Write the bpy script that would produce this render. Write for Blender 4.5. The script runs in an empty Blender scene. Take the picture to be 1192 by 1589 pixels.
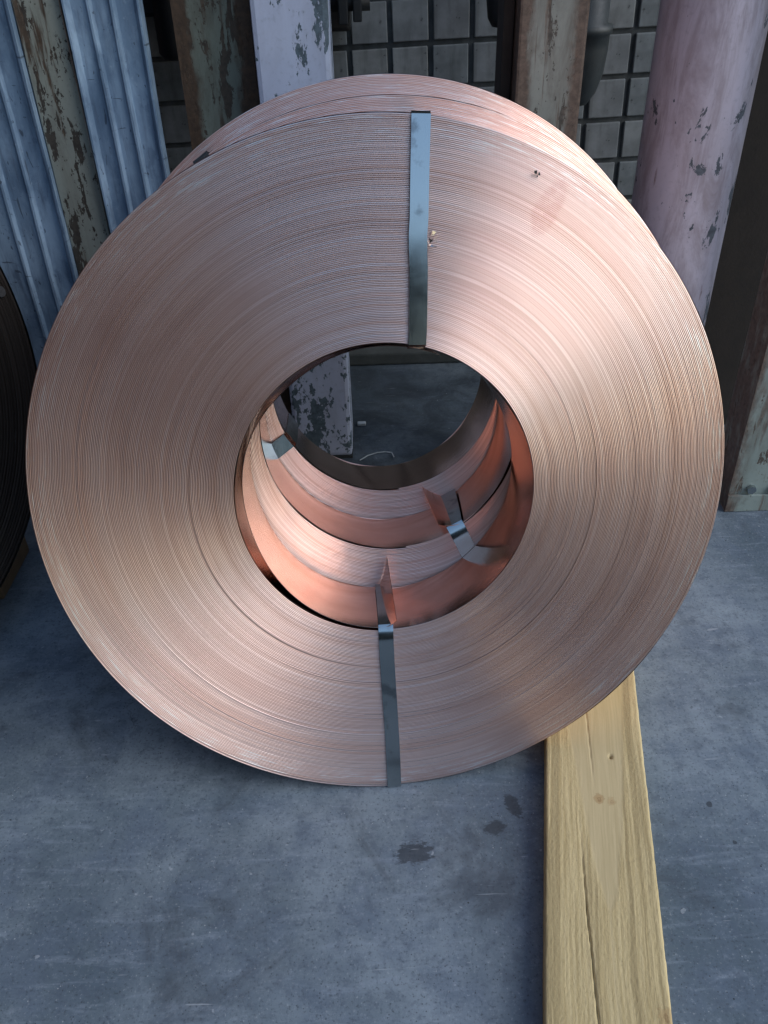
import bpy, math, random
import numpy as np
from mathutils import Matrix, Vector, noise as mnoise
sc = bpy.context.scene
R_ = math.radians
PI = math.pi
random.seed(7); rng = np.random.default_rng(11)

# ------------------------------------------------------------------ camera
TH, RO, CAMH = R_(36), R_(1.8), 1.40
up = Vector((-math.sin(RO)*math.cos(TH), math.cos(RO)*math.cos(TH), -math.sin(TH)))
fw = Vector((0, 0, 1)) + math.sin(TH)*up; fw.normalize()
rt = up.cross(fw)
if rt[0] < 0: rt = -rt
Mw = np.array([rt, fw, up])                       # camera axes -> world
cam = bpy.data.objects.new('camera', bpy.data.cameras.new('camera'))
sc.collection.objects.link(cam); sc.camera = cam
m4 = Matrix.Identity(4)
for i in range(3):
    m4[i][0] = Mw[i, 0]; m4[i][1] = Mw[i, 1]; m4[i][2] = -Mw[i, 2]
m4[2][3] = CAMH
cam.matrix_world = m4
cam.data.sensor_fit = 'VERTICAL'; cam.data.sensor_height = 24; cam.data.lens = 24*1300/1589
cam.data.clip_start = 0.02; cam.data.clip_end = 500

# ------------------------------------------------------------------ sky, sun, exposure
SUN_EL, SUN_AZ = R_(36), R_(110)                  # azimuth from +Y (north) clockwise towards +X
w = bpy.data.worlds.new('World'); sc.world = w; w.use_nodes = True
nt = w.node_tree; bg = nt.nodes['Background']
sky = nt.nodes.new('ShaderNodeTexSky'); sky.sky_type = 'NISHITA'; sky.sun_disc = False
sky.sun_elevation = SUN_EL; sky.sun_rotation = SUN_AZ
sky.air_density = 1.3; sky.dust_density = 0.6; sky.ozone_density = 2.0
nt.links.new(sky.outputs[0], bg.inputs[0]); bg.inputs[1].default_value = 0.15
sl = bpy.data.lights.new('sun', 'SUN'); sl.energy = 1.5; sl.angle = R_(45); sl.color = (1.0, 0.985, 0.965)
so = bpy.data.objects.new('sun', sl); sc.collection.objects.link(so)
sd = Vector((math.sin(SUN_AZ)*math.cos(SUN_EL), math.cos(SUN_AZ)*math.cos(SUN_EL), math.sin(SUN_EL)))
so.rotation_euler = sd.to_track_quat('Z', 'Y').to_euler(); so.location = sd*8
sc.view_settings.view_transform = 'Standard'; sc.view_settings.look = 'None'
sc.view_settings.exposure = 0.40; sc.view_settings.gamma = 1

# ------------------------------------------------------------------ helpers
COL = sc.collection
def link(o, parent=None):
    COL.objects.link(o)
    if parent: o.parent = parent
    return o
def meta(o, label=None, cat=None, group=None, kind=None):
    for k, v in (('label', label), ('category', cat), ('group', group), ('kind', kind)):
        if v: o[k] = v
    return o
def empty(name, loc, rot=None):
    o = bpy.data.objects.new(name, None); o.empty_display_size = .05; link(o)
    if rot is not None: o.matrix_world = Matrix.Translation(loc) @ rot.to_4x4()
    else: o.location = loc
    return o
def mesh(name, V, F, mat=None, parent=None, smooth=False, loc=None):
    me = bpy.data.meshes.new(name)
    if isinstance(V, np.ndarray) and isinstance(F, np.ndarray):
        me.vertices.add(len(V)); me.vertices.foreach_set('co', V.astype(np.float32).ravel())
        me.loops.add(F.size); me.loops.foreach_set('vertex_index', F.astype(np.int32).ravel())
        me.polygons.add(len(F))
        me.polygons.foreach_set('loop_start', np.arange(0, F.size, F.shape[1], dtype=np.int32))
        me.update(calc_edges=True); me.validate()
    else:
        me.from_pydata([tuple(v) for v in V], [], [tuple(f) for f in F]); me.update()
    if smooth: me.polygons.foreach_set('use_smooth', [True]*len(me.polygons))
    if mat: me.materials.append(mat)
    o = bpy.data.objects.new(name, me)
    if loc is not None: o.location = loc
    return link(o, parent)
def boxvf(x0, x1, y0, y1, z0, z1, b=0.0):
    """box with chamfered vertical+horizontal edges (cheap bevel)"""
    if b <= 0:
        V = [(x, y, z) for z in (z0, z1) for y in (y0, y1) for x in (x0, x1)]
        return V, [(0,1,5,4),(1,3,7,5),(3,2,6,7),(2,0,4,6),(4,5,7,6),(0,2,3,1)]
    import bmesh
    bm = bmesh.new(); bmesh.ops.create_cube(bm, size=1)
    for v in bm.verts:
        v.co = Vector(((x0+x1)/2+v.co.x*(x1-x0), (y0+y1)/2+v.co.y*(y1-y0), (z0+z1)/2+v.co.z*(z1-z0)))
    bmesh.ops.bevel(bm, geom=bm.edges[:], offset=b, segments=2, affect='EDGES', profile=.6)
    V = [tuple(v.co) for v in bm.verts]; F = [tuple(v.index for v in f.verts) for f in bm.faces]; bm.free()
    return V, F
def join(*vfs):
    V, F = [], []
    for v, f in vfs:
        n = len(V); V += list(v); F += [tuple(i+n for i in q) for q in f]
    return V, F
def tubevf(p0, p1, r0, r1=None, n=28, caps=True):
    r1 = r0 if r1 is None else r1
    p0, p1 = Vector(p0), Vector(p1); d = (p1-p0).normalized()
    a = d.orthogonal().normalized(); b = d.cross(a)
    V = []
    for p, r in ((p0, r0), (p1, r1)):
        V += [tuple(p + a*math.cos(2*PI*i/n)*r + b*math.sin(2*PI*i/n)*r) for i in range(n)]
    F = [(i, (i+1) % n, n+(i+1) % n, n+i) for i in range(n)]
    if caps: F += [tuple(range(n-1, -1, -1)), tuple(range(n, 2*n))]
    return V, F
def lathe_z(prof, cx, cy, n=40):
    V = [(cx+r*math.cos(2*PI*i/n), cy+r*math.sin(2*PI*i/n), z) for r, z in prof for i in range(n)]
    F = [(k*n+i, k*n+(i+1) % n, (k+1)*n+(i+1) % n, (k+1)*n+i) for k in range(len(prof)-1) for i in range(n)]
    return V, F

# ------------------------------------------------------------------ node helper
class NT:
    def __init__(s, name):
        s.m = bpy.data.materials.new(name); s.m.use_nodes = True
        s.t = s.m.node_tree; s.b = s.t.nodes['Principled BSDF']
        s.co = s.t.nodes.new('ShaderNodeTexCoord')
    def n(s, typ, **kw):
        x = s.t.nodes.new(typ)
        for k, v in kw.items(): setattr(x, k, v)
        return x
    def put(s, sock, v):
        if isinstance(v, bpy.types.NodeSocket): s.t.links.new(v, sock)
        elif v is not None:
            if sock.type == 'RGBA' and len(v) == 3: v = (*v, 1)
            sock.default_value = v
    def set(s, **kw):
        for k, v in kw.items(): s.put(s.b.inputs[k.replace('_', ' ')], v)
    def obj(s): return s.co.outputs['Object']
    def sep(s, v):
        x = s.n('ShaderNodeSeparateXYZ'); s.put(x.inputs[0], v); return x.outputs
    def comb(s, x, y, z):
        c = s.n('ShaderNodeCombineXYZ')
        for i, v in enumerate((x, y, z)): s.put(c.inputs[i], v)
        return c.outputs[0]
    def math(s, op, a, b=None, c=None, clamp=False):
        x = s.n('ShaderNodeMath', operation=op, use_clamp=clamp)
        s.put(x.inputs[0], a)
        if b is not None: s.put(x.inputs[1], b)
        if c is not None: s.put(x.inputs[2], c)
        return x.outputs[0]
    def scale(s, v, sc_):
        x = s.n('ShaderNodeMapping'); s.put(x.inputs[0], v); x.inputs['Scale'].default_value = sc_; return x.outputs[0]
    def shift(s, v, l):
        x = s.n('ShaderNodeMapping'); s.put(x.inputs[0], v); x.inputs['Location'].default_value = l; return x.outputs[0]
    def noise(s, v, scale=5, detail=4, rough=.55, dist=0, dim='3D'):
        x = s.n('ShaderNodeTexNoise', noise_dimensions=dim)
        if dim == '1D': s.put(x.inputs['W'], v)
        else: s.put(x.inputs['Vector'], v)
        x.inputs['Scale'].default_value = scale; x.inputs['Detail'].default_value = detail
        x.inputs['Roughness'].default_value = rough; x.inputs['Distortion'].default_value = dist
        return x.outputs[0]
    def vor(s, v, scale=5, feature='F1'):
        x = s.n('ShaderNodeTexVoronoi', feature=feature); s.put(x.inputs['Vector'], v)
        x.inputs['Scale'].default_value = scale; return x.outputs['Distance']
    def ramp(s, v, lo, hi, a=0.0, b=1.0):
        x = s.n('ShaderNodeMapRange'); x.interpolation_type = 'SMOOTHSTEP'
        s.put(x.inputs[0], v); x.inputs[1].default_value = lo; x.inputs[2].default_value = hi
        x.inputs[3].default_value = a; x.inputs[4].default_value = b
        return x.outputs[0]
    def mix(s, f, a, b, mode='MIX'):
        x = s.n('ShaderNodeMix', data_type='RGBA', blend_type=mode)
        s.put(x.inputs[0], f); s.put(x.inputs[6], a); s.put(x.inputs[7], b); return x.outputs[2]
    def bump(s, h, strength=.3, dist=.002, normal=None):
        x = s.n('ShaderNodeBump'); s.put(x.inputs['Height'], h)
        x.inputs['Strength'].default_value = strength; x.inputs['Distance'].default_value = dist
        if normal is not None: s.put(x.inputs['Normal'], normal)
        s.t.links.new(x.outputs[0], s.b.inputs['Normal']); return x.outputs[0]
    def spot(s, xy, cx, cy, rx, ry, rot=0.0, wob=.5, nscale=60):
        """ragged blot mask 0..1 at world place (cx, cy)"""
        mp = s.n('ShaderNodeMapping', vector_type='TEXTURE'); s.put(mp.inputs[0], xy)
        mp.inputs['Location'].default_value = (cx, cy, 0); mp.inputs['Rotation'].default_value = (0, 0, rot)
        mp.inputs['Scale'].default_value = (rx, ry, 1)
        o = s.sep(mp.outputs[0])
        d = s.math('SQRT', s.math('ADD', s.math('MULTIPLY', o[0], o[0]), s.math('MULTIPLY', o[1], o[1])))
        nz = s.noise(s.scale(xy, (1, 2.2, 1)), nscale, 5, .7)
        d = s.math('ADD', d, s.math('MULTIPLY', s.math('SUBTRACT', nz, .5), wob*4))
        return s.ramp(d, 1.15, .75)

# ------------------------------------------------------------------ materials
def mat_copper_edge(name, pink=(.89, .66, .58), brown=(.70, .45, .36), rough=.36):
    k = NT(name); o = k.obj(); x, y, z = k.sep(o)
    r = k.math('SQRT', k.math('ADD', k.math('MULTIPLY', x, x), k.math('MULTIPLY', z, z)))
    a = k.math('ARCTAN2', z, x)
    ring = k.noise(r, 190, 3, .7, dim='1D')
    ring2 = k.noise(r, 28, 4, .6, dim='1D')
    smear = k.noise(k.comb(k.math('MULTIPLY', k.math('COSINE', a), .7), k.math('MULTIPLY', k.math('SINE', a), .7), k.math('MULTIPLY', r, 9)), 2.4, 5, .6)
    blot = k.noise(o, 5.5, 5, .6)
    f = k.ramp(ring, .30, .75); c = k.mix(f, brown, pink)
    c = k.mix(k.ramp(ring2, .35, .7, 0, .18), c, (.94, .80, .75) if pink[0] > .5 else (.08, .065, .055))
    c = k.mix(k.ramp(smear, .45, .75, 0, .45), c, (.62, .38, .31) if pink[0] > .5 else (.03, .024, .02))
    c = k.mix(k.ramp(blot, .5, .75, 0, .25), c, (.74, .54, .46) if pink[0] > .5 else (.05, .042, .036))
    patch = k.spot(k.comb(x, z, 0), .276, .45, .020, .050, -.55, .32, 14)
    c = k.mix(k.math('MULTIPLY', patch, k.ramp(k.noise(o, 40, 4, .7), .3, .6, .05, .4)), c, (.62, .30, .24))
    # faint chalky rub marks on the rim
    rub = k.math('MULTIPLY', k.ramp(r, .545, .58), k.ramp(k.noise(k.comb(k.math('MULTIPLY', a, 3), k.math('MULTIPLY', r, 120), 0), 2.2, 5, .7), .52, .62))
    c = k.mix(k.math('MULTIPLY', rub, .85 if pink[0] > .5 else 0.0), c, (.92, .85, .80))
    fine = k.noise(o, 700, 2, .5)
    ro = k.math('ADD', k.ramp(ring, .2, .8, rough+.07, rough-.05), k.math('MULTIPLY', k.math('SUBTRACT', blot, .5), .16))
    tg = k.n('ShaderNodeTangent', direction_type='RADIAL', axis='Y')
    k.set(Base_Color=c, Metallic=1.0, Roughness=ro, Anisotropic=.55, Tangent=tg.outputs[0], Anisotropic_Rotation=.25)
    k.bump(k.math('ADD', k.math('MULTIPLY', fine, .12), k.noise(r, 900, 2, .6, dim='1D')), .18, .0005)
    return k.m
def mat_copper_sheet(name, col=(.90, .60, .50), rough=.09):
    k = NT(name); o = k.obj(); x, y, z = k.sep(o)
    a = k.math('ARCTAN2', z, x)
    v = k.comb(k.math('MULTIPLY', a, .25), k.math('MULTIPLY', y, 6), 0)
    st = k.noise(k.scale(v, (2, 30, 1)), 4, 5, .6)
    sm = k.noise(o, 9, 4, .6)
    c = k.mix(k.ramp(sm, .4, .7, 0, .4), col, (.70, .40, .32))
    c = k.mix(k.ramp(st, .52, .75, 0, .35), c, (.62, .30, .22))
    k.set(Base_Color=c, Metallic=1.0, Roughness=k.math('ADD', rough, k.math('MULTIPLY', k.math('SUBTRACT', sm, .45), .12)))
    k.bump(k.math('ADD', k.math('MULTIPLY', st, .2), k.noise(o, 9, 1, .4)), .10, .004)
    return k.m
def mat_steel(name, col=(.42, .45, .455), rough=.16):
    k = NT(name); o = k.obj()
    sp = k.noise(o, 22, 4, .6); st = k.noise(k.scale(o, (90, 90, 4)), 3, 3, .6)
    c = k.mix(k.ramp(sp, .58, .72, 0, .7), col, (.16, .17, .18))
    k.set(Base_Color=c, Metallic=1.0, Roughness=k.math('ADD', rough, k.math('MULTIPLY', k.math('SUBTRACT', sp, .5), .2)))
    k.bump(st, .04, .001)
    return k.m
def mat_concrete():
    k = NT('concrete'); o = k.obj()
    big = k.noise(o, 2.1, 5, .6, .3); mid = k.noise(o, 9, 6, .65); grit = k.noise(o, 160, 4, .7)
    st = k.noise(k.scale(o, (1.6, 11, 1)), 4.5, 6, .62, .6)
    c = k.mix(k.ramp(big, .32, .68), (.078, .106, .130), (.215, .26, .295))
    c = k.mix(k.ramp(mid, .40, .68, 0, .7), c, (.10, .132, .175))
    c = k.mix(k.ramp(st, .52, .72, 0, .40), c, (.24, .285, .34))
    md2 = k.noise(o, 38, 5, .7); c = k.mix(k.ramp(md2, .36, .50, .42, 0), c, (.07, .09, .12)); c = k.mix(k.ramp(md2, .56, .70, 0, .3), c, (.27, .31, .36))
    c = k.mix(k.ramp(grit, .32, .46, .6, 0), c, (.035, .042, .05))
    c = k.mix(k.ramp(grit, .57, .72, 0, .5), c, (.34, .37, .39))
    pits = k.vor(k.shift(o, (.3, .1, 0)), 34)
    c = k.mix(k.math('MULTIPLY', k.ramp(pits, .07, .035), k.ramp(k.noise(o, 7, 2), .5, .56)), c, (.02, .025, .03))
    p2 = k.vor(k.shift(o, (.7, .2, 0)), 110)
    c = k.mix(k.math('MULTIPLY', k.ramp(p2, .16, .08), k.ramp(k.noise(o, 13, 3), .45, .55, .1, .8)), c, (.03, .036, .042))
    p3 = k.vor(k.shift(o, (1.7, 3.2, 0)), 75)
    c = k.mix(k.math('MULTIPLY', k.ramp(p3, .12, .05), k.ramp(k.noise(o, 10, 3), .5, .6, 0, .6)), c, (.42, .45, .47))
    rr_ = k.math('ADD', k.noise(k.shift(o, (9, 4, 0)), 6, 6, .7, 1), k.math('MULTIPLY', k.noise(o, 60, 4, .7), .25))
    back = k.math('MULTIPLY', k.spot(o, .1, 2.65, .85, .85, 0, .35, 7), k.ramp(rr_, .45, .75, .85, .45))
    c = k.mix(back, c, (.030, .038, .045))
    # dark oily dirt, fine scratches
    dirt = k.ramp(k.noise(k.shift(o, (3, 5, 0)), 3.3, 6, .7, .8), .53, .70, 0, .62)
    c = k.mix(dirt, c, (.045, .055, .068))
    for args in ((.035, .868, .034, .022, .1, .75, 48), (.188, .914, .022, .013, .35, .55, 60), (.228, .962, .014, .028, .3, .55, 60),
                 (.60, .95, .006, .007, 0, .3, 70), (.62, .87, .004, .004, 0, .3, 70)):
        c = k.mix(k.math('MULTIPLY', k.spot(o, *args), .72), c, (.022, .026, .032))
    for i, (sx, sy, off, lo) in enumerate(((3, 60, 1.3, .735), (5, 25, 4.1, .745), (25, 30, 7.7, .73))):
        scn = k.noise(k.scale(k.shift(o, (off, off, 0)), (sx, sy, 1)), 2.2, 3, .5, .25)
        c = k.mix(k.ramp(scn, lo-.03, lo+.02, 0, .5), c, (.36, .39, .42))
    cr = k.n('ShaderNodeTexVoronoi', feature='DISTANCE_TO_EDGE')
    nv = k.n('ShaderNodeTexNoise'); k.put(nv.inputs[0], o); nv.inputs['Scale'].default_value = 5; nv.inputs['Detail'].default_value = 6
    ad = k.n('ShaderNodeVectorMath', operation='MULTIPLY_ADD'); k.put(ad.inputs[0], nv.outputs['Color']); ad.inputs[1].default_value = (.3, .3, 0); k.put(ad.inputs[2], o)
    k.put(cr.inputs['Vector'], ad.outputs[0]); cr.inputs['Scale'].default_value = 1.7
    crk = k.math('MULTIPLY', k.ramp(cr.outputs['Distance'], .002, .0004), k.ramp(k.noise(o, 3.0, 2), .63, .70))
    c = k.mix(k.math('MULTIPLY', crk, .5), c, (.03, .035, .04))
    k.set(Base_Color=c, Roughness=k.ramp(mid, .3, .7, .50, .72))
    k.b.inputs['Specular IOR Level'].default_value = .35
    h = k.math('ADD', k.math('MULTIPLY', grit, .5), k.math('SUBTRACT', k.math('MULTIPLY', mid, .6), k.math('MULTIPLY', crk, 1.2)))
    k.bump(h, .5, .0025)
    return k.m
def mat_wood():
    k = NT('pine_wood'); o = k.obj(); x, y, z = k.sep(o)
    # object frame: x across, y along; cathedral figure with its tip at y=.19
    wob = k.math('MULTIPLY', k.math('SUBTRACT', k.noise(o, 9, 3, .5), .5), .012)
    d = k.math('SUBTRACT', y, .20)
    half = k.math('MULTIPLY', k.math('POWER', k.math('MAXIMUM', d, 0.0001), .62), .098)
    cx = k.math('MULTIPLY_ADD', d, -.02, .012)
    inside = k.ramp(k.math('SUBTRACT', half, k.math('ABSOLUTE', k.math('ADD', k.math('SUBTRACT', x, cx), wob))), -.004, .004)
    inside = k.math('MULTIPLY', inside, k.ramp(z, .040, .043))
    gr = k.noise(k.scale(k.comb(k.math('ADD', x, wob), y, z), (260, 5, 60)), 1, 6, .7, .3)
    gr2 = k.noise(k.scale(k.comb(k.math('ADD', x, wob), y, z), (70, .9, 40)), 1, 4, .6)
    fuzz = k.noise(k.scale(o, (1, .35, 1)), 420, 4, .75)
    c = k.mix(k.ramp(gr, .3, .7), (.42, .315, .15), (.62, .49, .26))
    c = k.mix(k.ramp(gr2, .50, .58, 0, .6), c, (.30, .225, .11))
    c = k.mix(k.ramp(fuzz, .55, .8, 0, .5), c, (.62, .53, .32))
    c = k.mix(k.ramp(fuzz, .42, .28, 0, .5), c, (.17, .12, .055))
    smooth = k.mix(k.ramp(gr, .3, .7), (.47, .37, .20), (.55, .44, .25))
    smooth = k.mix(k.ramp(y, .5, .85, 0, .5), smooth, (.55, .42, .14))
    c = k.mix(k.math('MULTIPLY', inside, .85), c, smooth)
    for kx, ky, kr, kk in ((.004, .415, .011, .8), (.026, .413, .009, .5), (.085, .045, .015, .6)):
        mp = k.n('ShaderNodeMapping', vector_type='TEXTURE'); k.put(mp.inputs[0], o)
        mp.inputs['Location'].default_value = (kx, ky, .045); mp.inputs['Scale'].default_value = (kr, kr*1.25, 1)
        q = k.sep(mp.outputs[0]); dd = k.math('SQRT', k.math('ADD', k.math('MULTIPLY', q[0], q[0]), k.math('MULTIPLY', q[1], q[1])))
        dd = k.math('ADD', dd, k.math('MULTIPLY', k.math('SUBTRACT', k.noise(o, 150, 3), .5), 1.5))
        kc = k.mix(k.ramp(k.math('SINE', k.math('MULTIPLY', dd, 9)), -.5, 1), (.42, .28, .13), (.28, .16, .07))
        c = k.mix(k.math('MULTIPLY', k.ramp(dd, 1.0, .55), kk), c, kc)
    k.set(Base_Color=c, Roughness=.78); k.b.inputs['Specular IOR Level'].default_value = .25
    h = k.math('MULTIPLY', k.math('SUBTRACT', 1.0, k.math('MULTIPLY', inside, .9)), k.math('ADD', fuzz, k.math('MULTIPLY', gr, .3)))
    k.bump(h, .8, .0010)
    return k.m
def mat_painted(name, paint, bare, rust, flake=.58, rustamt=.5, scale=14, metal=0.0, seed=0.0, streak=(1, 1, .3), rough=.55, edge=None, grime=.5, fine=.66, low=0.0):
    """old paint with flaked patches showing primer/steel and rust streaks"""
    k = NT(name); o = k.shift(k.obj(), (seed, seed*.7, seed*1.3))
    p = k.noise(k.scale(o, streak), scale, 7, .66, .3)
    big = k.noise(k.scale(o, (1, 1, .4)), 5, 4, .55)
    sm = k.noise(o, 70, 5, .65); f2 = k.noise(k.scale(k.shift(o, (2, 1, 4)), (1, 1, .6)), scale*4.2, 5, .68)
    gz = k.noise(k.scale(o, (1, 1, .22)), 17, 6, .7, .5)
    base = k.mix(k.ramp(big, .3, .7), paint, tuple(v*.78 for v in paint))
    base = k.mix(k.ramp(gz, .42, .68, 0, grime), base, tuple(v*f for v, f in zip(paint, (.42, .36, .33))))
    base = k.mix(k.ramp(sm, .52, .72, 0, .35), base, tuple(v*.5 for v in paint))
    zz = k.sep(k.obj())[2]
    th = k.math('ADD', p, k.math('MULTIPLY', k.math('SUBTRACT', big, .5), .5))
    fl = k.ramp(th, flake, flake+.015)
    ff = k.math('ADD', k.math('ADD', f2, k.math('MULTIPLY', k.math('SUBTRACT', p, .5), .7)), k.ramp(zz, .9, .2, 0, low))
    fl = k.math('MAXIMUM', fl, k.ramp(ff, fine, fine+.015))
    c = k.mix(fl, base, k.mix(k.ramp(sm, .35, .65), bare, tuple(v*.6 for v in bare)))
    rs = k.noise(k.shift(k.scale(o, (streak[0]*1.6, streak[1]*1.6, streak[2]*.6)), (5, 2, 1)), scale*.6, 6, .65)
    rr = k.ramp(rs, .62-rustamt*.22, .70-rustamt*.18)
    if edge is not None:      # rust gathered along the vertical edges of a profile of half width edge
        x = k.sep(k.obj())[0]
        e = k.math('ADD', k.math('ABSOLUTE', x), k.math('MULTIPLY', k.math('SUBTRACT', k.noise(k.scale(o, (1, 1, .35)), 26, 5, .65), .5), edge*.75))
        rr = k.math('MAXIMUM', k.math('MULTIPLY', rr, .8), k.ramp(e, edge*.42, edge*.66))
    c = k.mix(rr, c, k.mix(k.ramp(sm, .3, .7), rust, tuple(v*.5 for v in rust)))
    k.set(Base_Color=c, Roughness=k.ramp(fl, 0, 1, rough, .75), Metallic=metal)
    k.bump(k.math('SUBTRACT', k.math('MULTIPLY', sm, .25), k.math('ADD', k.math('MULTIPLY', fl, .5), k.math('MULTIPLY', rr, .3))), .6, .002)
    return k.m
def mat_galv():
    k = NT('blue_galvanised_sheet'); o = k.obj()
    b = k.noise(k.scale(o, (1, 1, .35)), 11, 6, .65, .5); s = k.noise(k.scale(o, (30, 30, 3)), 2, 5, .7)
    sm = k.noise(o, 60, 5, .7); sp = k.noise(k.scale(o, (1, 1, .5)), 28, 6, .7)
    c = k.mix(k.ramp(b, .35, .65), (.13, .20, .29), (.27, .375, .49))
    c = k.mix(k.ramp(s, .48, .70, 0, .6), c, (.085, .12, .175))
    c = k.mix(k.ramp(sp, .58, .64, 0, .45), c, (.085, .13, .20))
    c = k.mix(k.ramp(sm, .60, .75, 0, .4), c, (.40, .48, .56))
    for (ax, off, lo) in (((22, 1, 1.2), 1.7, .70), ((9, 1, 40), 5.1, .71), ((16, 1, 9), 9.3, .70), ((40, 1, 14), 2.2, .69)):
        sn = k.noise(k.scale(k.shift(o, (off, 0, off)), ax), 2.5, 4, .5, .8)
        c = k.mix(k.ramp(sn, lo-.02, lo, 0, .7), c, (.035, .05, .075))
    k.set(Base_Color=c, Roughness=k.ramp(b, .3, .7, .42, .62), Metallic=.2)
    k.bump(k.math('ADD', k.math('MULTIPLY', sm, .3), k.math('MULTIPLY', sp, .6)), .4, .003)
    return k.m
def mat_plain(name, col, rough=.7, metal=0.0, var=.35, scale=12, bump=.3):
    k = NT(name); o = k.obj(); n1 = k.noise(o, scale, 5, .6); n2 = k.noise(o, scale*9, 4, .6)
    c = k.mix(k.ramp(n1, .3, .7), col, tuple(v*(1-var) for v in col))
    c = k.mix(k.ramp(n2, .55, .75, 0, .4), c, tuple(v*.5 for v in col))
    k.set(Base_Color=c, Roughness=rough, Metallic=metal); k.bump(n2, bump, .002)
    return k.m
def mat_tile(seed, col):
    k = NT('wall_tile_glaze'); o = k.shift(k.obj(), (seed, 0, seed*2))
    n1 = k.noise(o, 11, 5, .6); n2 = k.noise(o, 45, 5, .7); st = k.noise(k.scale(o, (12, 12, 1.5)), 2, 4, .6)
    c = k.mix(k.ramp(n1, .3, .7), col, tuple(v*.62 for v in col))
    c = k.mix(k.ramp(st, .5, .75, 0, .4), c, (.05, .055, .05))
    c = k.mix(k.ramp(n2, .62, .70, 0, .7), c, (.03, .03, .03))
    k.set(Base_Color=c, Roughness=.42); k.b.inputs['Specular IOR Level'].default_value = .3
    k.bump(n2, .15, .001)
    return k.m

M_EDGE = mat_copper_edge('copper_strip_edges')
M_SHEET = mat_copper_sheet('copper_sheet_surface')
M_SHEET_DK = mat_copper_sheet('copper_bore_surface', (.84, .40, .28), .24)
M_STEEL = mat_steel('steel_strap')
M_TAPE = mat_plain('dark_paint_mark', (.01, .01, .012), .6)
M_DULL = mat_plain('dull_dark_strap', (.05, .055, .06), .5, .5)
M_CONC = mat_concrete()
M_WOOD = mat_wood()
M_GALV = mat_galv()
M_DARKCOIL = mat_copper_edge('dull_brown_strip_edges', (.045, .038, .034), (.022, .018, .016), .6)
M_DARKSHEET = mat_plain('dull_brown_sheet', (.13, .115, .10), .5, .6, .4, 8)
M_BLACK = mat_plain('black_machine_paint', (.012, .014, .016), .6, .0, .4)
M_GROUT = mat_plain('dark_mortar', (.085, .093, .096), .9, 0, .4, 25)

# ------------------------------------------------------------------ floor
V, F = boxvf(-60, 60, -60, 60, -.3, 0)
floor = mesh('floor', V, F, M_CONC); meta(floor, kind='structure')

# ------------------------------------------------------------------ copper coils
nw = Vector((.0652, -.9560, .2857)).normalized()      # direction the coil faces look
uf = (Vector((0, 0, 1)) - nw*nw.z).normalized()
rf = uf.cross(nw)
if rf.x < 0: rf = -rf
ROT = Matrix((rf, -nw, uf)).transposed()              # local x right, y into the coil, z up the face
C1 = Vector((.004, 1.186, .575))

def winding(name, parent, loc, N, r0, r1, ci, wd, mat, seed, amp=.00006, big=.0005, segs=280, a0=-1.5):
    g = np.random.default_rng(seed)
    A = g.normal(0, amp, N+3)
    drift = np.interp(np.arange(N+3), np.linspace(0, N+2, 9), g.normal(0, .0005, 9))
    kick = np.where(g.random(N+3) < .05, g.choice([-1, 1], N+3)*big*(.5+g.random(N+3)), 0)
    A = A + drift + kick
    gap = np.where(g.random(N+3) < .07, .35, 0) + g.random(N+3)*.12
    i = np.arange(N*segs+1); s = i/segs
    th = a0 + s*2*PI
    def rad(q): return r0 + (r1-r0)*np.clip(q/(N+1), 0, 1)
    def cen(q):
        t = np.clip(q/(N+1), 0, 1)**.8
        return ci[0]*(1-t), ci[1]*(1-t)
    k = np.floor(s).astype(int); t = s-k
    a = A[k]*(1-t)+A[k+1]*t + .00005*np.sin(th*3+k*.7)+.0004*np.sin(th*2+1.3)+.0002*np.sin(th*5)
    gp = gap[k]*(1-t)+gap[k+1]*t
    P = (r1-r0)/(N+1)
    rows = []
    for fr, dy in ((0, .0006), (.08, 0), (.80, 0), (1.0, .0006)):
        fr2 = np.where(fr == .80, .91-gp*.6, fr)
        q = s+fr2; cx, cz = cen(q); r = rad(s)+P*fr2
        rows.append(np.stack([cx+r*np.cos(th), a+dy+(gp*.003 if fr in (1.0,) else 0), cz+r*np.sin(th)], 1))
    V = np.stack(rows, 1).reshape(-1, 3); n = len(i)
    b = (np.arange(n-1)*4)[:, None]
    F = np.concatenate([b+np.array([[j, j+1, j+5, j+4]]) for j in range(3)], 0)
    return mesh(name, V, F, mat, parent, smooth=True, loc=loc)

def shell(name, parent, loc, r, ci, y0, y1, mat, wob=.0008, seed=0, a0=0, a1=2*PI, n=240, inward=True, ny=8):
    th = np.linspace(a0, a1, n+1); ys = np.linspace(y0, y1, ny)
    V = []
    for y in ys:
        ww = wob*(np.sin(th*5+seed+y*4)+.6*np.sin(th*11+seed*2+y*9)+.5*np.sin(th*2+seed))
        V.append(np.stack([ci[0]+(r+ww)*np.cos(th), np.full_like(th, y), ci[1]+(r+ww)*np.sin(th)], 1))
    V = np.concatenate(V, 0); m = n+1
    F = np.array([[j*m+i, j*m+i+1, (j+1)*m+i+1, (j+1)*m+i] for j in range(ny-1) for i in range(n)])
    if not inward: F = F[:, ::-1]
    return mesh(name, V, F, mat, parent, smooth=True, loc=loc)

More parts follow.
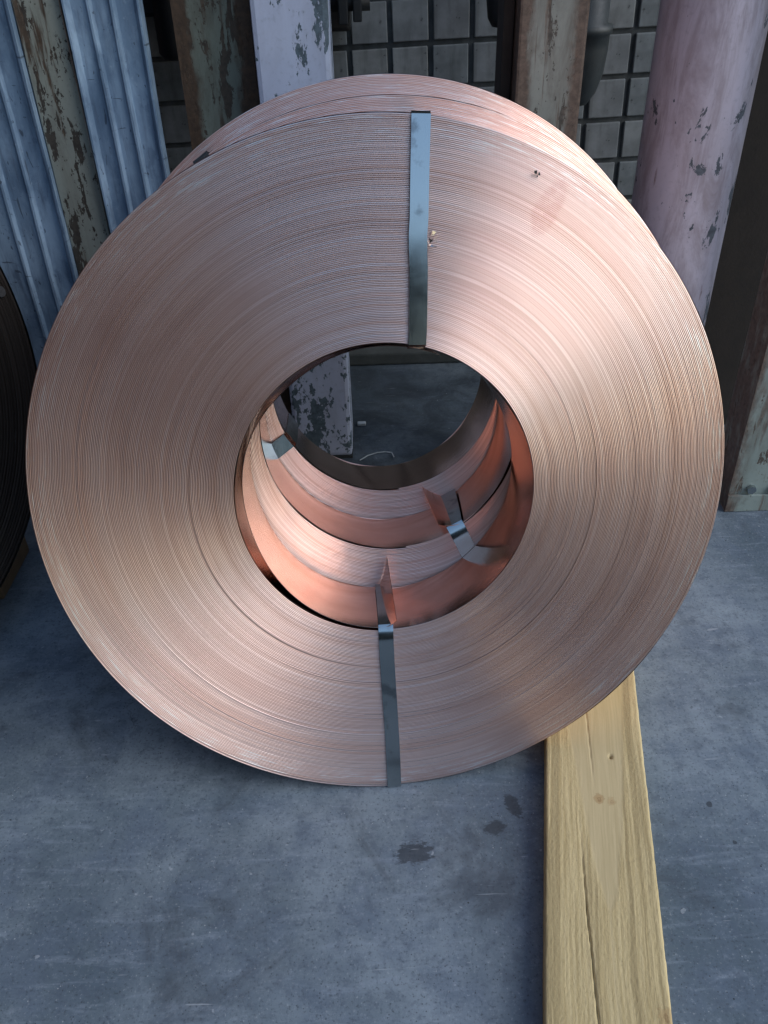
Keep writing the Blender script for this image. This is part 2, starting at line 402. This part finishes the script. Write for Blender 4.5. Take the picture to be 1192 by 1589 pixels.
def strap(parent, loc, pts, wdir, width=.032, mat=None, name='strap', th=.0011):
    """flat band through local points; wdir = sideways direction; normals by finite difference"""
    pts = [Vector(p) for p in pts]; W = Vector(wdir).normalized()*width/2
    fine = []
    for a, b in zip(pts, pts[1:]):
        n = max(1, int((b-a).length/.02))
        fine += [a.lerp(b, i/n) for i in range(n)]
    fine.append(pts[-1])
    V = []
    for i, p in enumerate(fine):
        d = (fine[min(i+1, len(fine)-1)]-fine[max(i-1, 0)]).normalized(); nn = W.normalized().cross(d).normalized()*th
        wv = .0004*math.sin(i*.9)+.0003*math.sin(i*2.3)
        sh = W.normalized()*(.0008*math.sin(i*.35))
        V += [p-W+sh, p+nn*.9+nn*(wv*300)*.2+sh, p+W+sh, p-W-nn+sh, p+W-nn+sh]
    V = [tuple(v) for v in V]; F = []
    for i in range(len(fine)-1):
        a, b = i*5, i*5+5
        F += [(a, a+1, b+1, b), (a+1, a+2, b+2, b+1), (a+2, a+4, b+4, b+2), (a+4, a+3, b+3, b+4), (a+3, a, b, b+3)]
    F += [(0, 3, 4, 2, 1), tuple(len(V)-5+j for j in (1, 2, 4, 3, 0))]
    o = mesh(name, V, F, mat or M_STEEL, parent, smooth=True, loc=loc)
    es = o.modifiers.new('split', 'EDGE_SPLIT'); es.split_angle = R_(32)
    return o

def radial_strap(parent, loc, ci, r0, r1, ang0, ang1, wd, width=.029, over=True, inner=True, ang2=None, off=.004, tilt=0.0, kink=None, mat=None):
    """over the rim, down the face, round the bore edge and back through the bore"""
    u0 = Vector((math.cos(ang0), 0, math.sin(ang0))); u1 = Vector((math.cos(ang1), 0, math.sin(ang1)))
    cc = Vector((ci[0], 0, ci[1])); po = u1*(r1); pi_ = cc+u0*r0
    pts = []
    if over: pts += [po+u1*.003+Vector((0, wd, 0)), po+u1*.003+Vector((0, .004, 0))]
    pts += [po-u1*.001+Vector((0, -.0045-tilt, 0))]
    if kink:
        for q in range(1, 14):
            t = q/14; lat = -.0022*math.exp(-((t-kink)/.05)**2)+.0014*t
            pts.append(po.lerp(pi_, t)+Vector((lat, -.0045-.0030*math.sin(PI*t), 0)))
    pts += [pi_+u0*.003+Vector((0, -.0045, 0))]
    if inner:
        u2 = u0 if ang2 is None else Vector((math.cos(ang2), 0, math.sin(ang2)))
        pts += [pi_-u0*(off*.8)+Vector((0, .002, 0)), cc+u2*(r0-off)+Vector((0, wd, 0))]
    d = (pi_-po).normalized(); W = d.cross(Vector((0, 1, 0)))
    return strap(parent, loc, pts, W, width, mat)

def loose_turn(parent, loc, ci, r, wd, a_end, direction, gapf, lift_near, lift_far, span, length, mat, name='loose_inner_turn'):
    """innermost turn standing off the bore, its free end lifted"""
    n = 200; ny = 10; V = []
    for j in range(ny):
        y = wd*j/(ny-1); f = j/(ny-1)
        for i in range(n+1):
            ph = length*(i/n)**1.6
            g = gapf(ph)
            L = (lift_near*(1-f)+lift_far*f)*max(0, 1-ph/span)**1.5
            rr = r-.0015-g-L; a = a_end+direction*ph
            V.append((ci[0]+rr*math.cos(a), y*1.012-.001, ci[1]+rr*math.sin(a)))
    m = n+1
    F = [(j*m+i, j*m+i+1, (j+1)*m+i+1, (j+1)*m+i) for j in range(ny-1) for i in range(n)]
    o = mesh(name, V, F, mat, parent, smooth=True, loc=loc)
    md = o.modifiers.new('thick', 'SOLIDIFY'); md.thickness = .0010; md.offset = 0
    es = o.modifiers.new('split', 'EDGE_SPLIT'); es.split_angle = R_(40)
    return o

def coil(name, label, centre, R, ri, ci, wd, seed, N=128, mats=None, group='copper coils leaning in a stack', cat='metal coil', a0=-1.5, rot=ROT):
    me, ms = mats or (M_EDGE, M_SHEET)
    root = empty(name, centre - rot.col[2]*R, rot)
    meta(root, label, cat, group)
    loc = (0, 0, R)
    winding('winding', root, loc, N, ri, R, ci, wd, me, seed, a0=a0)
    shell('bore_surface', root, loc, ri, ci, 0.001, wd, ms if mats else M_SHEET, seed=seed)
    shell('outer_wrap', root, loc, R-.0008, (0, 0), 0.002, wd, ms, seed=seed+3, inward=False)
    th = np.linspace(0, 2*PI, 161)                    # far side face
    Vb = np.concatenate([np.stack([ci[0]+ri*np.cos(th), np.full_like(th, wd), ci[1]+ri*np.sin(th)], 1),
                         np.stack([R*np.cos(th), np.full_like(th, wd), R*np.sin(th)], 1)])
    Fb = np.array([[i, i+161, i+162, i+1] for i in range(160)])
    mesh('back_face', Vb, Fb, me, root, loc=loc)
    return root, loc

W1 = .176
coil1, loc1 = coil('copper_coil', 'large copper coil in front, full round face showing, steel straps at top and bottom',
                   C1, .600, .258, (0, 0), W1, 21, a0=-1.57)
coil2, loc2 = coil('copper_coil', 'middle copper coil, a thin crescent showing between the front and rear coils',
                   C1 - nw*(W1+.007) + rf*.035 + uf*.048, .597, .248, (-.006, .028), .170, 22)
coil3, loc3 = coil('copper_coil', 'rearmost copper coil nearest the posts, chalky white scuffs on its top rim',
                   C1 - nw*(.356) + rf*.046 + uf*.105, .597, .236, (-.012, .026), .180, 23)

def gap1(ph):
    return .002+.014*math.exp(-((ph-1.35)/.62)**2) + .006*math.exp(-((ph-2.5)/.4)**2)
loose_turn(coil1, loc1, (0, 0), .258, W1, R_(-88), -1, gap1, .012, .066, R_(5.5), R_(205), M_SHEET_DK if False else M_SHEET)
loose_turn(coil2, loc2, (-.006, .028), .248, .170, R_(-68), 1, lambda p: .0015+.004*math.exp(-((p-1.2)/.5)**2), .022, .050, R_(11), R_(150), M_SHEET)

D = math.radians
# straps: front coil
s1 = radial_strap(coil1, loc1, (0, 0), .258, .600, D(76.2), D(82.2), W1, kink=.53)
s2 = radial_strap(coil1, loc1, (0, 0), .258, .600, D(-92.7), D(-91.2), W1, width=.027, ang2=D(-91.6), off=.010)
s3 = radial_strap(coil2, loc2, (-.006, .028), .248, .597, D(-61), D(-63), .170, width=.034, ang2=D(-57), off=.012)
s4 = radial_strap(coil3, loc3, (-.012, .026), .236, .597, D(208), D(209), .18, width=.034, tilt=.05)
#s5 = radial_strap(coil3, loc3, (-.012, .026), .236, .597, D(51), D(51), .18, width=.030)
s6 = radial_strap(coil2, loc2, (-.006, .028), .248, .597, D(121), D(121), .17, width=.030, mat=M_DULL)
# crumpled burr on the top strap
Vb, Fb = [], []
for q in range(14):
    c = Vector((.094+random.uniform(-.006, .006), -.008+random.uniform(-.005, .003), .416+random.uniform(-.009, .009)))
    p = [c+Vector([random.uniform(-.006, .006) for _ in range(3)]) for _ in range(3)]
    n = len(Vb); Vb += [tuple(v) for v in p]; Fb.append((n, n+1, n+2))
mesh('strap_burr', Vb, Fb, M_STEEL, coil1, loc=loc1)
Vb, Fb = [], []
for q in range(9):
    c = Vector((.257+random.uniform(-.004, .004), -.004, .503+random.uniform(-.004, .004)))
    n = len(Vb); Vb += [tuple(c+Vector((random.uniform(-.003, .003), random.uniform(-.002, .002), random.uniform(-.003, .003)))) for _ in range(4)]
    Fb += [(n, n+1, n+2), (n, n+2, n+3), (n, n+1, n+3), (n+1, n+2, n+3)]
mesh('dirt_speck', Vb, Fb, M_TAPE, coil1, loc=loc1)

# dull coil at the left edge of the picture
dc_c = Vector((-1.335, 1.27, .709))
rotd = Matrix.Rotation(R_(38), 3, 'Z') @ ROT
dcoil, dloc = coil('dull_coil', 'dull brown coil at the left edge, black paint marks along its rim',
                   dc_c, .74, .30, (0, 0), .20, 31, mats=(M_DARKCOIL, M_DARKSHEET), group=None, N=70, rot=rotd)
for i, a in enumerate((33, 29, 22, 19, 16, 12, 7, 3)):
    Vm = []; a_ = R_(a); ln = R_(1.6 if i in (1, 5) else 1.0)
    n = 10
    for j in range(n):
        t = 2*PI*j/n; rr = .712+.011*math.cos(t)*(1 if i % 2 else .6)+.003*random.random(); aa = a_+ln*math.sin(t)
        Vm.append((rr*math.cos(aa), -.0065, rr*math.sin(aa)))
    mesh('paint_mark', Vm, [tuple(range(n))], M_TAPE, dcoil, loc=dloc)

# ------------------------------------------------------------------ timber plank, front right
tr = Matrix.Rotation(-math.atan(.178), 3, 'Z')
trm = tr
tim = empty('timber_plank', (.306, .53, 0), tr)
meta(tim, 'long pale rough-sawn pine plank lying on the concrete, one end under the copper coil', 'plank')
TW, TL, TT = .187, 1.25, .045
nx, ny = 110, 520
xs = np.linspace(-TW/2, TW/2, nx); ys = np.linspace(-.25, TL, ny)
X, Y = np.meshgrid(xs, ys)
g = np.random.default_rng(5)
def smooth_noise(sx, sy):
    a = g.normal(0, 1, (int(ny/sy)+3, int(nx/sx)+3))
    yi = np.linspace(0, a.shape[0]-1.001, ny); xi = np.linspace(0, a.shape[1]-1.001, nx)
    y0 = yi.astype(int); x0 = xi.astype(int); fy = (yi-y0)[:, None]; fx = (xi-x0)[None]
    return (a[y0][:, x0]*(1-fy)*(1-fx)+a[y0+1][:, x0]*fy*(1-fx)+a[y0][:, x0+1]*(1-fy)*fx+a[y0+1][:, x0+1]*fy*fx)
half = .098*np.power(np.clip(Y-.20, 1e-4, None), .62); inside = 1/(1+np.exp(-(half-np.abs(X-(.012-.02*(Y-.2))))/.005))
h = (smooth_noise(1, 1.3)*.00024+smooth_noise(1, 14)*.00016)*(1-inside*.95)
crx = -.020-.055*(Y-.10)+.0003*np.sin(Y*60)+.0007*np.sin(Y*23)
crk = np.exp(-((X-crx)/.0009)**2)*(1/(1+np.exp((Y-.27)/.03)))
h -= crk*.009
crx2 = -.012-.05*(Y-.6)
h -= np.exp(-((X-crx2)/.0009)**2)*(1/(1+np.exp((Y-.75)/.02)))*(1/(1+np.exp(-(Y-.48)/.02)))*.0025
ed = np.minimum(X+TW/2, TW/2-X); h -= np.clip(.004-ed, 0, .004)**2*160
h -= np.exp(-(((X-.030)/.003)**2+((Y-.515)/.004)**2))*.008
V = np.stack([X+np.where(ed < 1e-6, np.sign(X)*smooth_noise(4, 3)*.00025, 0), Y, TT+h], 2).reshape(-1, 3)
idx = np.arange(nx*ny).reshape(ny, nx)
F = np.stack([idx[:-1, :-1], idx[:-1, 1:], idx[1:, 1:], idx[1:, :-1]], -1).reshape(-1, 4)
# skirts
nb = len(V); base = V.copy(); per = np.concatenate([idx[:, 0], idx[-1, :], idx[::-1, -1], idx[0, ::-1]])
vb = V[per].copy(); vb[:, 2] = .001
V = np.concatenate([V, vb]); k = np.arange(len(per))
F = np.concatenate([F, np.stack([per, np.roll(per, -1), nb+np.roll(k, -1), nb+k], -1)])
mesh('board', V, F, M_WOOD, tim, smooth=True)

# timber block under the dull coil
M_OLDWOOD = mat_plain('weathered_brown_wood', (.11, .075, .045), .85, 0, .4, 9)
V, F = boxvf(-1.75, -.965, 1.60, 1.80, 0.001, .085, .006)
blk = mesh('timber_block', V, F, M_OLDWOOD); meta(blk, 'dark brown timber block on the floor beside the dull coil at the left edge', 'timber block')

# ------------------------------------------------------------------ tile wall
WY = 2.95; TP = .126
wall = empty('tile_wall', (0, WY, 0)); meta(wall, 'dirty grey square tiled wall with dark joints behind the posts', 'wall')
V, F = boxvf(-2.6, 2.8, .006, .25, 0.0, 2.2); mesh('mortar_backing', V, F, M_GROUT, wall)
tmats = [mat_tile(i*3.1, c) for i, c in enumerate(((.26, .275, .28), (.235, .25, .26), (.29, .30, .295), (.21, .23, .24)))]
tmes = []
for i in range(4):
    V, F = boxvf(-.055, .055, -.004, .010, -.055, .055, .003)
    o = mesh('tile', V, F, tmats[i]); tmes.append(o.data); bpy.data.objects.remove(o)
rows_ = [z for z in (np.arange(11)*TP+.063+.01)]
TILT = math.tan(R_(1.5))
cnt = 0
for rz in rows_:
    for j in range(-17, 17):
        x = .82+TP*(j-6)-TP/2; z = .819-.027+TP*.5+(round((rz-.84)/TP))*TP + TILT*(x-.1)
        if z < .05 or x < -1.9 or x > 1.75: continue
        t = bpy.data.objects.new('tile', tmes[random.randrange(4)]); link(t, wall)
        t.location = (x, random.uniform(-.0015, .0015), z)
        t.rotation_euler = (random.uniform(-.008, .008), -R_(1.5)+random.uniform(-.006, .006), random.uniform(-.008, .008)); cnt += 1
# skirting kerb seen through the bore
V, F = boxvf(-2.6, 2.8, -.09, .004, .001, .05, .008); mesh('kerb', V, F, mat_plain('dirty_kerb', (.07, .078, .075), .85), wall)

# ------------------------------------------------------------------ posts
M_BWP = mat_painted('pale_blue_flaking_paint', (.47, .52, .66), (.10, .14, .17), (.16, .10, .06), flake=.565, rustamt=-.25, scale=13, seed=3.1, streak=(1.3, 1.3, .55), grime=.18, fine=.66, low=.12)
p = empty('painted_post', (-.181, 2.22, 0)); meta(p, 'pale blue square post with flaking paint, seen above and through the coils', 'post')
V, F = boxvf(-.089, .089, 0, .17, .008, 3.0, .012); mesh('shaft', V, F, M_BWP, p)
V, F = boxvf(-.089, .089, -.001, .18, .001, .008); mesh('base_plate', V, F, mat_plain('dirty_base_steel', (.03, .035, .035), .8), p)

M_RUST = mat_painted('rusty_pale_green_paint', (.19, .215, .175), (.07, .055, .04), (.085, .05, .028), flake=.62, rustamt=.35, scale=22, grime=.8, fine=.60, seed=5.0, streak=(1.6, 1.6, .3), edge=.095)
p = empty('rusty_post', (-.372, 2.30, 0)); meta(p, 'rusty steel channel post with worn green paint, left of the pale blue post', 'post')
V, F = join(boxvf(-.092, .092, 0, .012, .001, 3.0), boxvf(-.092, -.080, .012, .10, .001, 3.0), boxvf(.080, .092, .012, .10, .001, 3.0))
mesh('channel', V, F, M_RUST, p)

M_RUST2 = mat_painted('peeling_cream_paint', (.25, .255, .225), (.10, .085, .07), (.14, .095, .070), flake=.62, rustamt=.35, scale=20, grime=.8, fine=.62, seed=9.0, streak=(1.8, 1.8, .22), edge=.080)
p = empty('rusty_post', (.395, 2.05, 0)); meta(p, 'cream and rust coloured steel post behind the top right of the coils', 'post')
V, F = boxvf(-.074, .074, 0, .09, .001, 3.0, .006); mesh('shaft', V, F, M_RUST2, p)
V, F = boxvf(-.100, -.076, .06, .16, .001, 3.0, .004); mesh('rear_flange', V, F, mat_plain('dark_rust', (.035, .026, .02), .85), p)

M_PINK = mat_painted('lilac_flaking_paint', (.55, .49, .56), (.11, .12, .14), (.20, .10, .08), flake=.605, rustamt=.10, scale=16, seed=14.0, streak=(1, 1, .5), grime=.7, fine=.69)
p = empty('round_post', (.752, 2.10, 0)); meta(p, 'lilac painted round steel pipe post with flaking patches, right of the coils', 'post')
V, F = lathe_z([(.116, .012), (.116, 3.0)], 0, 0, 64); mesh('pipe', V, F, M_PINK, p, smooth=True)
V, F = lathe_z([(.001, .012), (.15, .012), (.15, .001)], 0, 0, 40); mesh('base_plate', V, F, M_BLACK, p)

M_GRN = mat_painted('pale_green_flaking_paint', (.24, .29, .27), (.09, .075, .06), (.13, .095, .075), flake=.60, rustamt=.2, scale=18, seed=15.0, streak=(1.3, 1.3, .35), edge=.19)
p = empty('green_post', (1.070, 1.885, 0)); meta(p, 'pale green rusty steel post at the right edge, bolts low on its front', 'post')
V, F = join(boxvf(-.117, .117, 0, .014, .001, 3.0), boxvf(-.117, -.103, .014, .12, .001, 3.0), boxvf(.103, .117, .014, .12, .001, 3.0)); mesh('channel', V, F, M_GRN, p)
V, F = boxvf(-.120, .130, -.010, -.001, .001, .055, .002); mesh('foot_plate', V, F, M_GRN, p)
for bx_ in (-.060, .005, .07):
    V, F = tubevf((bx_, -.012, .072), (bx_, 0, .072), .013, .013, 6); b = mesh('bolt', V, F, M_STEEL, p)
p = empty('brown_post', (.99, 2.35, 0)); meta(p, 'dark brown steel post in the shade between the lilac pipe post and the green post', 'post')
V, F = join(boxvf(-.05, .25, 0, .012, .001, 3.0), boxvf(-.05, -.038, .012, .1, .001, 3.0)); mesh('channel', V, F, mat_plain('dark_brown_rust', (.018, .013, .010), .85), p)

# ------------------------------------------------------------------ sheet panels on the left
def profile_panel(name, x0, x1, y, prof, z0, z1, mat, label, group=None):
    p = empty(name, ((x0+x1)/2, y, 0)); meta(p, label, 'metal sheet', group)
    cx = (x0+x1)/2; pts = [(x-cx, d) for x, d in prof]
    nz = 26; V = []; zs = np.linspace(z0, z1, nz)
    for z in zs:
        V += [(x+.0012*math.sin(z*9+x*30), d+.0025*math.sin(z*5+x*14)+.001*math.sin(z*17), z) for x, d in pts]
    m = len(pts); F = [(j*m+i, j*m+i+1, (j+1)*m+i+1, (j+1)*m+i) for j in range(nz-1) for i in range(m-1)]
    o = mesh('sheet', V, F, mat, p, smooth=False)
    md = o.modifiers.new('thick', 'SOLIDIFY'); md.thickness = .0016
    bv = o.modifiers.new('soft', 'BEVEL'); bv.width = .003; bv.segments = 2; bv.limit_method = 'ANGLE'; bv.angle_limit = R_(15)
    return p
profile_panel('corrugated_sheet', -1.30, -.80, 2.20, [(-1.30, 0), (-1.15, 0), (-1.13, -.02), (-1.02, -.02), (-1.0, 0), (-.938, .0), (-.932, -.009), (-.926, -.009), (-.920, 0), (-.877, 0), (-.871, -.009), (-.865, -.009), (-.859, 0), (-.818, .004), (-.808, -.014), (-.801, -.016), (-.799, .03)],
              .002, 2.6, M_GALV, 'blue galvanised ribbed sheet at the far left, beside the rust-streaked green panel', 'blue ribbed sheets standing on the left')
profile_panel('corrugated_sheet', -.684, -.514, 2.20, [(-.684, .03), (-.683, -.012), (-.678, -.012), (-.668, .002), (-.634, .004), (-.629, -.006), (-.623, -.006), (-.618, .003), (-.582, .003), (-.577, -.007), (-.571, -.007), (-.566, .003), (-.528, .006), (-.519, -.006), (-.514, -.006), (-.513, .03)],
              .002, 2.6, M_GALV, 'blue galvanised ribbed sheet between the rust-streaked green panel and the rusty channel post', 'blue ribbed sheets standing on the left')
M_GP = mat_painted('pale_green_rust_streaked', (.26, .275, .235), (.05, .04, .03), (.085, .055, .034), flake=.57, rustamt=.3, scale=24, grime=.5, fine=.58, seed=20.0, streak=(1.5, 1.5, .35))
p = empty('steel_sheet', (-.742, 2.2, 0)); meta(p, 'flat pale green steel panel with a brown rust streak, between two blue ribbed sheets', 'metal sheet')
V, F = boxvf(-.056, .056, .004, .03, .002, 2.6, .002); mesh('panel', V, F, M_GP, p)
V, F = boxvf(.0545, .0565, -.012, .002, .002, 2.6); mesh('edge_strip', V, F, M_STEEL, p)

# ------------------------------------------------------------------ dark pipes and fittings hanging before the wall
p = empty('hanging_pipe', (.585, 2.62, 1.02)); meta(p, 'dark pipe ending in a bulging fitting, hanging behind the cream and rust post', 'pipe')
V, F = lathe_z([(.0, -.105), (.03, -.10), (.052, -.07), (.068, -.02), (.074, .04), (.074, .075), (.080, .078), (.080, .098), (.066, .10), (.064, .9)], 0, 0, 40); mesh('fitting', V, F, mat_plain('grey_black_paint', (.045, .055, .058), .45), p, smooth=True)
V, F = tubevf((-.045, .03, -1.0), (-.045, .03, -.07), .022, None, 20); mesh('stem', V, F, M_BLACK, p, smooth=True)
p = empty('flanged_pipe', (-.045, 2.60, 1.15)); meta(p, 'black pipe with two flange plates, top centre just right of the pale blue post', 'pipe')
V, F = join(boxvf(-.035, -.008, -.04, .05, -.01, .5, .004), boxvf(.004, .028, -.04, .05, -.004, .5, .004)); mesh('flange', V, F, M_BLACK, p)
V, F = tubevf((-.06, 0, .04), (.05, 0, .04), .022, None, 20); mesh('pipe', V, F, M_BLACK, p, smooth=True)
p = empty('black_cabinet', (-.17, 2.70, 1.11)); meta(p, 'black box on the tiled wall, just right of the pale blue post', 'box')
V, F = boxvf(-.16, .12, 0, .24, .0, .6, .01); mesh('housing', V, F, M_BLACK, p)
p = empty('hanging_pipe', (.36, 2.62, 1.15)); meta(p, 'black round-ended pipe hanging just left of the cream and rust post', 'pipe')
V, F = lathe_z([(0, -.035), (.025, -.03), (.037, -.01), (.042, .03), (.045, .5)], 0, 0, 30); mesh('body', V, F, M_BLACK, p, smooth=True)
p = empty('hanging_pipe', (-.565, 2.72, 1.05)); meta(p, 'black pipe end hanging between the blue sheet and the rusty channel post', 'pipe')
V, F = lathe_z([(0, 0), (.025, .004), (.035, .02), (.035, .6)], 0, 0, 30); mesh('body', V, F, M_BLACK, p, smooth=True)
p = empty('black_cabinet', (-.66, 2.70, 1.16)); meta(p, 'black box on the wall at the top, right of the blue ribbed sheets', 'box')
V, F = boxvf(-.09, .12, 0, .24, .0, .6, .01); mesh('housing', V, F, M_BLACK, p)
# litter on the far floor
V, F = boxvf(-.014, .014, -.008, .008, .001, .012, .003)
o = mesh('debris_scrap', V, F, mat_plain('white_scrap', (.5, .55, .58), .8), loc=(-.065, 2.42, 0)); meta(o, 'small pale scrap on the dark floor right of the pale blue post', 'scrap')

# ------------------------------------------------------------------ unseen walls added to give the metal something dark to mirror
def block_wall(name, label, x0, x1, y0, y1, h, mat):
    V, F = boxvf(x0, x1, y0, y1, 0, h); o = mesh(name, V, F, mat); meta(o, label, 'wall'); return o
M_WALL_BROWN = mat_plain('brown_unseen_wall', (.075, .040, .028), .8, 0, .3, 3)  # brown picked to warm the dark reflections in the copper
M_WALL_DARK = mat_plain('dark_unseen_wall', (.045, .042, .042), .8, 0, .3, 3)
block_wall('unseen_left_wall', 'dark brown wall added out of view left of the coils, for the metal to reflect', -2.5, -2.3, -4.5, 3.2, 5.0, M_WALL_BROWN)  # added out of view to darken the left of the copper faces
block_wall('unseen_rear_wall', 'dark wall added out of view behind the camera, for the metal to reflect', -6, 1.55, -4.7, -4.5, 2.5, M_WALL_DARK)  # added out of view; ends short so the right side mirrors open sky

# thin wire lying by the foot of the pale blue post
pp = [Vector(p) for p in ((-.07, 2.20, .003), (-.045, 2.222, .006), (-.015, 2.236, .007), (.01, 2.242, .005), (.03, 2.238, .004), (.036, 2.215, .003))]
V, F = join(*[tubevf(a, b+(b-a)*.06, .0017, None, 6) for a, b in zip(pp, pp[1:])])
o = mesh('wire_scrap', V, F, bpy.data.materials['white_scrap']); meta(o, 'thin pale bent wire on the dark floor at the foot of the pale blue post', 'wire')
